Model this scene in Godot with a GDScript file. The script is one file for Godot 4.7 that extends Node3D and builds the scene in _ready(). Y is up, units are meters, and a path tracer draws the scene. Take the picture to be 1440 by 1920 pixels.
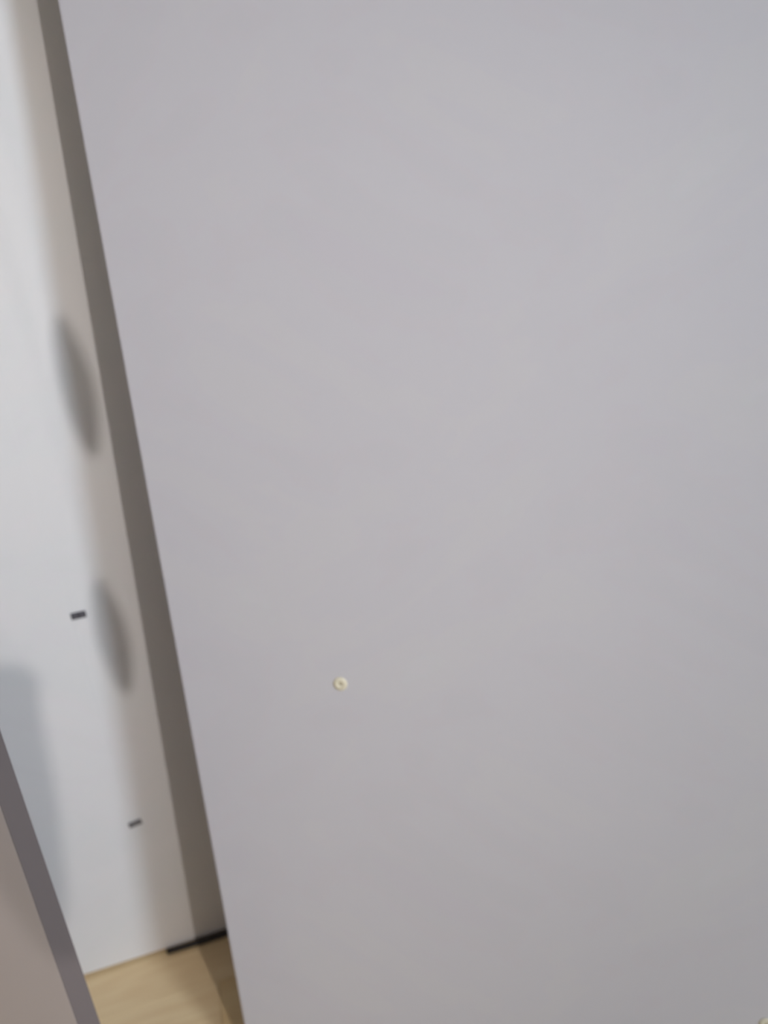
extends Node3D
# White boards stood in front of a white panelled wall, photographed close up with a rolled phone.

const CAM_POS := Vector3(0, 1.35, 1.4007)
const FOOT := Vector3(-0.1499, 0.003, 0.34)      # lower left front corner of the leaning board
const REST := Vector3(-0.0086, 3.0, 0.022)       # a point on the line of its left front edge

func _ready() -> void:
	# ---------------------------------------------------------------- camera
	var cam := Camera3D.new()
	cam.name = "camera"
	add_child(cam)
	cam.transform = Transform3D(Basis(Vector3(0.955663, -0.134932, 0.261727), Vector3(0.204948, 0.943005, -0.262179), Vector3(-0.211434, 0.304195, 0.928849)).orthonormalized(), CAM_POS)
	cam.fov = rad_to_deg(2.0 * atan(960.0 / 1400.0))
	cam.near = 0.02
	cam.current = true
	var lens := CameraAttributesPhysical.new()      # focused a little short, as the photograph is
	lens.frustum_focal_length = 12.0 * 1400.0 / 960.0
	lens.frustum_focus_distance = 0.7
	lens.exposure_aperture = 2.0
	cam.attributes = lens
	# ---------------------------------------------------------------- surroundings and exposure (a closed room, lit by its own lamps)
	var env := Environment.new()
	env.background_mode = Environment.BG_COLOR
	env.background_color = Color(0.05, 0.05, 0.06)
	env.tonemap_mode = Environment.TONE_MAPPER_LINEAR
	env.tonemap_exposure = 1.02
	env.sdfgi_enabled = true
	env.ssao_enabled = true
	env.ssil_enabled = true
	var we := WorldEnvironment.new()
	we.name = "world_environment"
	we.environment = env
	add_child(we)
	build_panel_lamp(Vector3(2.09, 2.4, 3.9), Vector3(-2.8, 0.6, 2.6), Vector2(0.8, 0.6), 11.2)
	build_spot_lamp(Vector3(0.861, 2.65, 3.2), Vector3(-0.55, 0.85, 0.0), 3.9)
	# ---------------------------------------------------------------- place and things
	build_room()
	build_leaning_board()
	build_angled_board()
	build_clips()
	build_gap_shade_strip()
	build_shadow_cords()
	build_shadow_cone()

# ==================================================================== helpers
func mat(c: Color, rough := 0.6, spec := 0.5) -> StandardMaterial3D:
	var m := StandardMaterial3D.new()
	m.albedo_color = c
	m.roughness = rough
	m.metallic_specular = spec
	return m

func tag(o: Node, label: String, category: String, group := "") -> void:
	o.set_meta("label", label)
	o.set_meta("category", category)
	if group != "":
		o.set_meta("group", group)

func struct(o: Node) -> void:
	o.set_meta("kind", "structure")

func thing(called: String, where := Transform3D.IDENTITY) -> Node3D:
	var o := Node3D.new()
	o.name = called
	o.transform = where
	add_child(o, true)
	return o

func part(called: String, mesh: Mesh, m: Material, parent: Node, where := Transform3D.IDENTITY) -> MeshInstance3D:
	var o := MeshInstance3D.new()
	o.name = called
	o.mesh = mesh
	o.material_override = m
	o.transform = where
	o.cast_shadow = GeometryInstance3D.SHADOW_CASTING_SETTING_ON
	parent.add_child(o, true)
	return o

func new_st() -> SurfaceTool:
	var st := SurfaceTool.new()
	st.begin(Mesh.PRIMITIVE_TRIANGLES)
	return st

func tri(st: SurfaceTool, p: Array, n: Vector3, uvs: Array) -> void:
	var order := [0, 1, 2]
	var a: Vector3 = p[0]
	var b: Vector3 = p[1]
	var c: Vector3 = p[2]
	if (b - a).cross(c - a).dot(n) > 0.0:
		order = [0, 2, 1]
	for i in order:
		st.set_normal(n)
		st.set_uv(uvs[i])
		st.add_vertex(p[i])

func quad(st: SurfaceTool, a: Vector3, b: Vector3, c: Vector3, d: Vector3, n: Vector3, us := 1.0) -> void:
	var f := func(p: Vector3) -> Vector2:
		if absf(n.y) > 0.6:
			return Vector2(p.x, p.z) * us
		if absf(n.z) > 0.6:
			return Vector2(p.x, p.y) * us
		return Vector2(p.z, p.y) * us
	tri(st, [a, b, c], n, [f.call(a), f.call(b), f.call(c)])
	tri(st, [a, c, d], n, [f.call(a), f.call(c), f.call(d)])

# box from corner lo to corner hi with chamfered edges
func add_box(st: SurfaceTool, lo: Vector3, hi: Vector3, ch := 0.0, us := 1.0) -> void:
	var c := (lo + hi) * 0.5
	var h := (hi - lo) * 0.5
	var k := minf(ch, minf(h.x, minf(h.y, h.z)) * 0.9)
	for ax in 3:
		var u := (ax + 1) % 3
		var v := (ax + 2) % 3
		for s in [-1.0, 1.0]:
			var n := Vector3.ZERO
			n[ax] = s
			var q: Array[Vector3] = []
			for w in [[-1.0, -1.0], [1.0, -1.0], [1.0, 1.0], [-1.0, 1.0]]:
				var p := Vector3.ZERO
				p[ax] = s * h[ax]
				p[u] = w[0] * (h[u] - k)
				p[v] = w[1] * (h[v] - k)
				q.append(c + p)
			quad(st, q[0], q[1], q[2], q[3], n, us)
	if k <= 0.0:
		return
	for ax in 3:
		var u := (ax + 1) % 3
		var v := (ax + 2) % 3
		for s in [-1.0, 1.0]:
			for t in [-1.0, 1.0]:
				var n := Vector3.ZERO
				n[u] = s
				n[v] = t
				n = n.normalized()
				var q: Array[Vector3] = []
				for w in [[-1.0, 0], [1.0, 0], [1.0, 1], [-1.0, 1]]:
					var p := Vector3.ZERO
					p[ax] = w[0] * (h[ax] - k)
					p[u] = s * (h[u] - (k if w[1] == 1 else 0.0))
					p[v] = t * (h[v] - (0.0 if w[1] == 1 else k))
					q.append(c + p)
				quad(st, q[0], q[1], q[2], q[3], n, us)
	for sx in [-1.0, 1.0]:
		for sy in [-1.0, 1.0]:
			for sz in [-1.0, 1.0]:
				var sg := Vector3(sx, sy, sz)
				var q: Array = []
				for ax in 3:
					var p := Vector3.ZERO
					for j in 3:
						p[j] = sg[j] * (h[j] - (0.0 if j == ax else k))
					q.append(c + p)
				tri(st, q, sg.normalized(), [Vector2.ZERO, Vector2.ZERO, Vector2.ZERO])

func box(lo: Vector3, hi: Vector3, ch := 0.0, us := 1.0) -> ArrayMesh:
	var st := new_st()
	add_box(st, lo, hi, ch, us)
	return st.commit()

# profile points (radius, height) turned round y
func lathe(prof: Array, seg := 32) -> ArrayMesh:
	var st := new_st()
	st.set_smooth_group(0)
	for i in prof.size() - 1:
		var a: Vector2 = prof[i]
		var b: Vector2 = prof[i + 1]
		for k in seg:
			var t0 := TAU * k / seg
			var t1 := TAU * (k + 1) / seg
			var p := [Vector3(a.x * cos(t0), a.y, a.x * sin(t0)), Vector3(a.x * cos(t1), a.y, a.x * sin(t1)), Vector3(b.x * cos(t1), b.y, b.x * sin(t1)), Vector3(b.x * cos(t0), b.y, b.x * sin(t0))]
			for j in [0, 1, 2, 0, 2, 3]:
				if (j == 1 or true):
					st.set_uv(Vector2(t0 / TAU, float(i) / prof.size()))
					st.add_vertex(p[j])
	st.generate_normals()
	return st.commit()

func sweep(pts: PackedVector3Array, r: float, seg := 10) -> ArrayMesh:
	var st := new_st()
	st.set_smooth_group(0)
	var rings: Array = []
	for i in pts.size():
		var d := (pts[mini(i + 1, pts.size() - 1)] - pts[maxi(i - 1, 0)]).normalized()
		var up := Vector3.UP if absf(d.y) < 0.9 else Vector3.RIGHT
		var s := d.cross(up).normalized()
		var w := s.cross(d).normalized()
		var ring := PackedVector3Array()
		for k in seg:
			var a := TAU * k / seg
			ring.append(pts[i] + (s * cos(a) + w * sin(a)) * r)
		rings.append(ring)
	for i in rings.size() - 1:
		for k in seg:
			var k2 := (k + 1) % seg
			for v in [rings[i][k], rings[i + 1][k], rings[i + 1][k2], rings[i][k], rings[i + 1][k2], rings[i][k2]]:
				st.set_uv(Vector2.ZERO)
				st.add_vertex(v)
	for e in [0, rings.size() - 1]:
		for k in seg:
			var k2 := (k + 1) % seg
			var tr := [pts[e], rings[e][k], rings[e][k2]] if e == 0 else [pts[e], rings[e][k2], rings[e][k]]
			for v in tr:
				st.set_uv(Vector2.ZERO)
				st.add_vertex(v)
	st.generate_normals()
	return st.commit()

func wood_texture(sd: int, base: Color, dark: Color) -> ImageTexture:
	var n1 := FastNoiseLite.new()
	n1.seed = sd
	n1.frequency = 0.011
	n1.fractal_octaves = 4
	var n2 := FastNoiseLite.new()
	n2.seed = sd + 7
	n2.frequency = 0.05
	var img := Image.create(512, 128, false, Image.FORMAT_RGB8)
	for y in 128:
		for x in 512:
			var a := n1.get_noise_2d(x * 0.55, y * 5.0) * 0.5 + 0.5
			var g := sin((y * 0.16 + n1.get_noise_2d(x * 0.35, y * 0.9) * 9.0)) * 0.5 + 0.5
			var f := n2.get_noise_2d(x * 0.25, y * 9.0) * 0.5 + 0.5
			var t := clampf(0.45 * a + 0.25 * g + 0.3 * f, 0.0, 1.0)
			img.set_pixel(x, y, base.lerp(dark, t))
	img.generate_mipmaps()
	return ImageTexture.create_from_image(img)

# a faint mottle for painted and laminated white surfaces
func mottle_texture(sd: int, a: Color, b: Color) -> ImageTexture:
	var n1 := FastNoiseLite.new()
	n1.seed = sd
	n1.frequency = 0.016
	n1.fractal_octaves = 4
	var img := Image.create(256, 256, false, Image.FORMAT_RGB8)
	for y in 256:
		for x in 256:
			var u := TAU * x / 256.0
			var v := TAU * y / 256.0
			var t := clampf(n1.get_noise_3d(40.0 * cos(u) + 60.0 * cos(v), 40.0 * sin(u) + 60.0 * sin(v), 25.0 * sin(u + v)) * 0.9 + 0.5, 0.0, 1.0)
			img.set_pixel(x, y, a.lerp(b, t))
	img.generate_mipmaps()
	return ImageTexture.create_from_image(img)

# ==================================================================== the room
func build_room() -> void:
	var white := mat(Color.WHITE, 0.55, 0.35)
	white.albedo_texture = mottle_texture(3, Color(0.900, 0.900, 0.905), Color(0.915, 0.908, 0.912))
	var plaster := mat(Color(0.70, 0.67, 0.65), 0.9)
	var dark := mat(Color(0.10, 0.085, 0.08), 0.9)
	# the wall faced with tall white boards, a hairline joint between them, a gap left above the floor
	var wall := thing("wall_back")
	struct(wall)
	part("backing", box(Vector3(-1.9, -0.05, -0.14), Vector3(3.2, 2.85, -0.0145)), mat(Color(0.33, 0.30, 0.28), 0.9), wall)
	var xs := [-1.9, -1.204, -0.304, 0.596, 1.496, 2.396, 3.2]
	for i in xs.size() - 1:
		part("wall_board", box(Vector3(xs[i], 0.009, -0.014), Vector3(xs[i + 1], 2.80, 0.0), 0.0005, 1.0), white, wall)
	var rail := part("trim_1", box(Vector3(-1.9, 2.40, 0.0002), Vector3(3.2, 2.462, 0.0575), 0.004), white, self)
	struct(rail)
	# floor
	var fl := thing("floor")
	struct(fl)
	part("underlay", box(Vector3(-1.9, -0.12, -0.014), Vector3(3.2, -0.0145, 4.4)), dark, fl)
	var mats: Array = []
	for k in 4:
		var m := mat([Color(1, 1, 1), Color(0.96, 0.95, 0.94), Color(0.98, 0.97, 0.93), Color(0.93, 0.92, 0.90)][k], 0.42, 0.5)
		m.albedo_texture = wood_texture(20 + k * 5, Color(0.96, 0.87, 0.70), Color(0.89, 0.77, 0.59))
		m.uv1_scale = Vector3(0.8, 5.0, 1)
		mats.append(m)
	var rng := RandomNumberGenerator.new()
	rng.seed = 11
	var z := -0.013
	var row := 0
	while z < 4.39:
		var w := 0.134 if row == 0 else 0.19
		var z2 := minf(z + w, 4.4)
		var x := -1.9
		var first := true
		while x < 3.19:
			var ln := 1.25
			if first:
				ln = [0.95, 0.45, 1.2, 0.7][row % 4]
				first = false
			var x2 := minf(x + ln, 3.2)
			part("plank", box(Vector3(x + 0.0003, -0.014, z + 0.0003), Vector3(x2 - 0.0003, 0.0, z2 - 0.0003), 0.0008, 1.0), mats[rng.randi() % 4], fl)
			x = x2
		z = z2
		row += 1
	# the other walls and the ceiling
	var wl := part("wall_left", box(Vector3(-2.0, -0.12, -0.14), Vector3(-1.9, 2.85, 4.52)), plaster, self)
	struct(wl)
	var wr := part("wall_right", box(Vector3(3.2, -0.12, -0.14), Vector3(3.3, 2.85, 4.52)), plaster, self)
	struct(wr)
	var wf := part("wall_front", box(Vector3(-1.9, -0.12, 4.4), Vector3(3.2, 2.85, 4.52)), plaster, self)
	struct(wf)
	var ce := part("ceiling", box(Vector3(-2.0, 2.8, -0.14), Vector3(3.3, 2.9, 4.52)), plaster, self)
	struct(ce)

# ==================================================================== the things
func build_panel_lamp(at: Vector3, aim: Vector3, size: Vector2, energy: float) -> void:
	# a flood panel on a bracket high in the corner behind the photographer, turned to the far wall
	var l := thing("flood_panel_lamp", Transform3D(Basis.looking_at(aim - at), at))
	tag(l, "square white flood light panel mounted high in the corner", "lamp")
	var h := size * 0.5
	var m := mat(Color(0.9, 0.9, 0.9), 0.4)
	part("housing", box(Vector3(-h.x - 0.03, -h.y - 0.03, 0.0), Vector3(h.x + 0.03, h.y + 0.03, 0.05), 0.006), m, l)
	var dm := mat(Color(0.9, 0.9, 0.9), 0.5)
	dm.emission_enabled = true
	dm.emission = Color(0.88, 0.94, 1.0)
	dm.emission_energy_multiplier = 2.0
	part("diffuser", box(Vector3(-h.x, -h.y, -0.006), Vector3(h.x, h.y, -0.0005), 0.002), dm, l)
	var up := l.basis.inverse() * Vector3.UP
	var c := Vector3(0, h.y * 0.3, 0.045)
	part("bracket", sweep(PackedVector3Array([c, c + up * 0.2, c + up * ((2.8 - (l.transform * c).y))]), 0.012, 12), m, l)
	var o := AreaLight3D.new()
	o.name = "panel_light"
	o.area_size = size
	o.light_color = Color(0.88, 0.94, 1.0)
	o.light_energy = energy
	o.area_range = 14.0
	o.area_attenuation = 2.0
	o.shadow_enabled = true
	o.position = Vector3(0, 0, -0.008)
	l.add_child(o)

func build_spot_lamp(at: Vector3, aim: Vector3, energy: float) -> void:
	var l := thing("ceiling_spot_lamp", Transform3D(Basis.IDENTITY, at))
	tag(l, "small white ceiling spotlight turned towards the wall", "lamp")
	var m := mat(Color(0.88, 0.88, 0.88), 0.4)
	var top := 2.8 - at.y
	part("ceiling_rose", lathe([Vector2(0, top), Vector2(0.045, top), Vector2(0.045, top - 0.02), Vector2(0, top - 0.022)]), m, l)
	var dir := (aim - at).normalized()
	var back := -dir * 0.06
	part("arm", sweep(PackedVector3Array([Vector3(back.x, top - 0.02, back.z), Vector3(back.x, top * 0.6, back.z), back]), 0.006, 10), m, l)
	# head: an open cup round the bulb, y of the lathe runs along the beam
	var q := Basis(Quaternion(Vector3.UP, dir))
	part("head", lathe([Vector2(0.0, -0.075), Vector2(0.022, -0.072), Vector2(0.032, -0.055), Vector2(0.035, 0.03), Vector2(0.032, 0.03), Vector2(0.029, -0.05), Vector2(0.0, -0.06)]), m, l, Transform3D(q, Vector3.ZERO))
	var bm := mat(Color(1, 0.97, 0.92), 0.3)
	bm.emission_enabled = true
	bm.emission = Color(1.0, 0.97, 0.95)
	bm.emission_energy_multiplier = 3.0
	part("bulb", lathe([Vector2(0, -0.05), Vector2(0.02, -0.03), Vector2(0.026, 0.0), Vector2(0.02, 0.006), Vector2(0, 0.008)]), bm, l, Transform3D(q, Vector3.ZERO))
	var o := SpotLight3D.new()
	o.name = "spot_light"
	o.light_color = Color(1.0, 0.97, 0.95)
	o.light_energy = energy
	o.light_size = 0.02
	o.spot_range = 14.0
	o.spot_attenuation = 2.0
	o.spot_angle = 23.0
	o.spot_angle_attenuation = 1.0
	o.shadow_enabled = true
	o.transform = Transform3D(Basis.looking_at(dir), dir * 0.036)
	l.add_child(o)

func board_frame() -> Transform3D:
	var u := (REST - FOOT).normalized()
	var e := Vector3(-u.z, 0, u.x).normalized()
	if e.x < 0.0:
		e = -e
	return Transform3D(Basis(e, u, e.cross(u)), FOOT)

func cap_mesh() -> ArrayMesh:
	return lathe([Vector2(0.0, 0.0006), Vector2(0.0020, 0.0006), Vector2(0.0030, 0.0016), Vector2(0.0050, 0.0026), Vector2(0.0085, 0.0024), Vector2(0.0108, 0.0012), Vector2(0.0114, 0.0), Vector2(0.0, 0.0)], 36)

func build_leaning_board() -> void:
	var b := thing("leaning_board", board_frame())
	tag(b, "huge white laminate board leaning against the wall, filling most of the picture", "board")
	var m := mat(Color.WHITE, 0.5, 0.4)
	m.albedo_texture = mottle_texture(8, Color(0.79, 0.78, 0.806), Color(0.80, 0.793, 0.812))
	var width := 1.35
	var height := 2.5
	var t := 0.022
	part("panel", box(Vector3(0.0008, 0.0008, -t), Vector3(width - 0.0008, height, 0), 0.0012, 1.0), m, b)
	var em := mat(Color(0.80, 0.79, 0.81), 0.45)
	for s in 2:
		var x0 := 0.0 if s == 0 else width - 0.0008
		part("edge_band", box(Vector3(x0, 0.0008, -t + 0.001), Vector3(x0 + 0.0008, height, -0.001)), em, b)
	var cm := mat(Color(0.88, 0.85, 0.76), 0.45)
	for p in [Vector2(0.264, 0.7523), Vector2(0.875, 0.152)]:
		var c := part("screw_cap", cap_mesh(), cm, b, Transform3D(Basis(Vector3.RIGHT, PI / 2), Vector3(p.x, p.y, 0)))
		c.set_meta("label", "cream plastic screw cap")
		part("recess", lathe([Vector2(0, 0.0009), Vector2(0.0021, 0.0009), Vector2(0.0021, 0.0005), Vector2(0, 0.0005)], 20), mat(Color(0.68, 0.64, 0.54), 0.6), c)

func build_angled_board() -> void:
	# near upright edge at the right, the board running back and left to the wall
	var ang := deg_to_rad(40.0)
	var e := Vector3(-cos(ang), 0, -sin(ang))
	var n := Vector3(-sin(ang), 0, cos(ang))
	var b := thing("low_board", Transform3D(Basis(-e, Vector3.UP, n), Vector3(-0.332, 0, 0.515)))
	tag(b, "low grey board with its edge darkened for shade, in the lower left corner", "board")
	var wd := 0.74
	var ht := 1.12
	var t := 0.03
	part("panel", box(Vector3(-wd, 0, -t), Vector3(-0.0012, ht, 0), 0.001, 1.0), mat(Color(0.78, 0.75, 0.755), 0.6), b)
	var em := mat(Color(0.45, 0.42, 0.425), 0.6)  # edge colour darkened to stand in for shade on it
	var o := part("edge_band", box(Vector3(-0.0012, 0, -t), Vector3(0, ht, 0)), em, b)
	o.set_meta("label", "board edge with shade put into its dark grey")

func build_clips() -> void:
	var data := [[Vector3(-0.291, 0.819, 0.0), Color(0.30, 0.295, 0.32), 0.0, "small black plastic clip on the white wall, the upper and darker of two"], [Vector3(-0.297, 0.343, 0.0), Color(0.50, 0.49, 0.495), 8.0, "small grey plastic clip on the white wall nearer the floor, lower of two"]]
	for d in data:
		var where: Vector3 = d[0]
		var c := thing("wall_clip", Transform3D(Basis(Vector3.BACK, deg_to_rad(d[2])), where))
		tag(c, d[3], "clip", "clips on the wall")
		var m := mat(d[1], 0.5)
		part("plate", box(Vector3(-0.0135, -0.0068, 0.0), Vector3(0.0135, 0.0068, 0.003), 0.0022), m, c)
		for s in [-1.0, 1.0]:
			part("screw", lathe([Vector2(0, 0.0012), Vector2(0.0022, 0.0008), Vector2(0.0028, 0.0), Vector2(0, 0)], 16), mat(Color(0.42, 0.41, 0.44), 0.35), c, Transform3D(Basis(Vector3.RIGHT, PI / 2), Vector3(0.0062 * s, 0, 0.003)))

func build_gap_shade_strip() -> void:  # dark strip laid in place of the shade in the gap under the wall
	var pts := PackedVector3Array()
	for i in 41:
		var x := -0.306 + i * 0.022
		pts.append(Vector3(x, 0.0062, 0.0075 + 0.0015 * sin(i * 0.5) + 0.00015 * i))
	var c := part("gap_shade_strip", sweep(pts, 0.006, 12), mat(Color(0.15, 0.13, 0.125), 0.6), self)
	tag(c, "dark strip that stands for shade in the gap at the foot of the wall", "strip")

func build_shadow_cords() -> void:  # added out of view, spindles shaped to cast the soft blobs on the wall
	var data := [[0.2490, 1.826, "shorter of two added cords with spindles that cast shadows on the wall"], [0.2190, 1.554, "longer of two added cords with spindles that cast shadows on the wall"]]
	var wm := mat(Color(0.70, 0.56, 0.38), 0.5)
	for d in data:
		var p := thing("added_shadow_cord", Transform3D(Basis.IDENTITY, Vector3(d[0], 2.8, 1.344)))
		tag(p, d[2], "pull cord", "added shadow casters on the ceiling")
		var drop: float = d[1] - 2.8
		part("blocker_mount", lathe([Vector2(0, 0), Vector2(0.0115, 0), Vector2(0.0115, -0.02), Vector2(0.009, -0.03), Vector2(0, -0.032)]), mat(Color(0.9, 0.9, 0.9), 0.5), p)
		part("cord", sweep(PackedVector3Array([Vector3(0, -0.03, 0), Vector3(0, drop * 0.5, 0), Vector3(0, drop, 0)]), 0.0007, 8), mat(Color(0.9, 0.88, 0.84), 0.7), p)
		var prof: Array = []
		for i in 15:
			var a := float(i) / 14.0
			prof.append(Vector2(0.0155 * pow(sin(PI * a), 0.7) + 0.0001, lerpf(-0.075, 0.075, a)))
		part("blocker_spindle", lathe(prof, 24), wm, p, Transform3D(Basis.IDENTITY, Vector3(0, drop, 0)))

func build_shadow_cone() -> void:  # unseen cone, added only to throw a shadow low on the wall
	var p := thing("added_shadow_cone", Transform3D(Basis.IDENTITY, Vector3(0.170, 1.405, 1.6)))
	tag(p, "small cone added behind the camera on a cord to cast a wall shadow", "blocker")
	var clay := mat(Color(0.62, 0.42, 0.32), 0.85)
	part("blocker_cone", lathe([Vector2(0.0, 0.0), Vector2(0.02, 0.002), Vector2(0.026, 0.02), Vector2(0.044, 0.13), Vector2(0.056, 0.25), Vector2(0.059, 0.255), Vector2(0.059, 0.265), Vector2(0.051, 0.265), Vector2(0.040, 0.14), Vector2(0.022, 0.03), Vector2(0.0, 0.03)]), clay, p)
	var cm := mat(Color(0.85, 0.82, 0.76), 0.8)
	for k in 3:
		var a := TAU * k / 3.0
		part("cord", sweep(PackedVector3Array([Vector3(0.055 * cos(a), 0.262, 0.055 * sin(a)), Vector3(0.028 * cos(a), 0.39, 0.028 * sin(a)), Vector3(0, 0.52, 0)]), 0.0009, 6), cm, p)
	part("cord", sweep(PackedVector3Array([Vector3(0, 0.52, 0), Vector3(0, 0.9, 0), Vector3(0, 1.39, 0)]), 0.001, 6), cm, p)
	part("hook", lathe([Vector2(0, 1.395), Vector2(0.014, 1.395), Vector2(0.012, 1.388), Vector2(0, 1.382)], 20), mat(Color(0.8, 0.8, 0.8), 0.4), p)
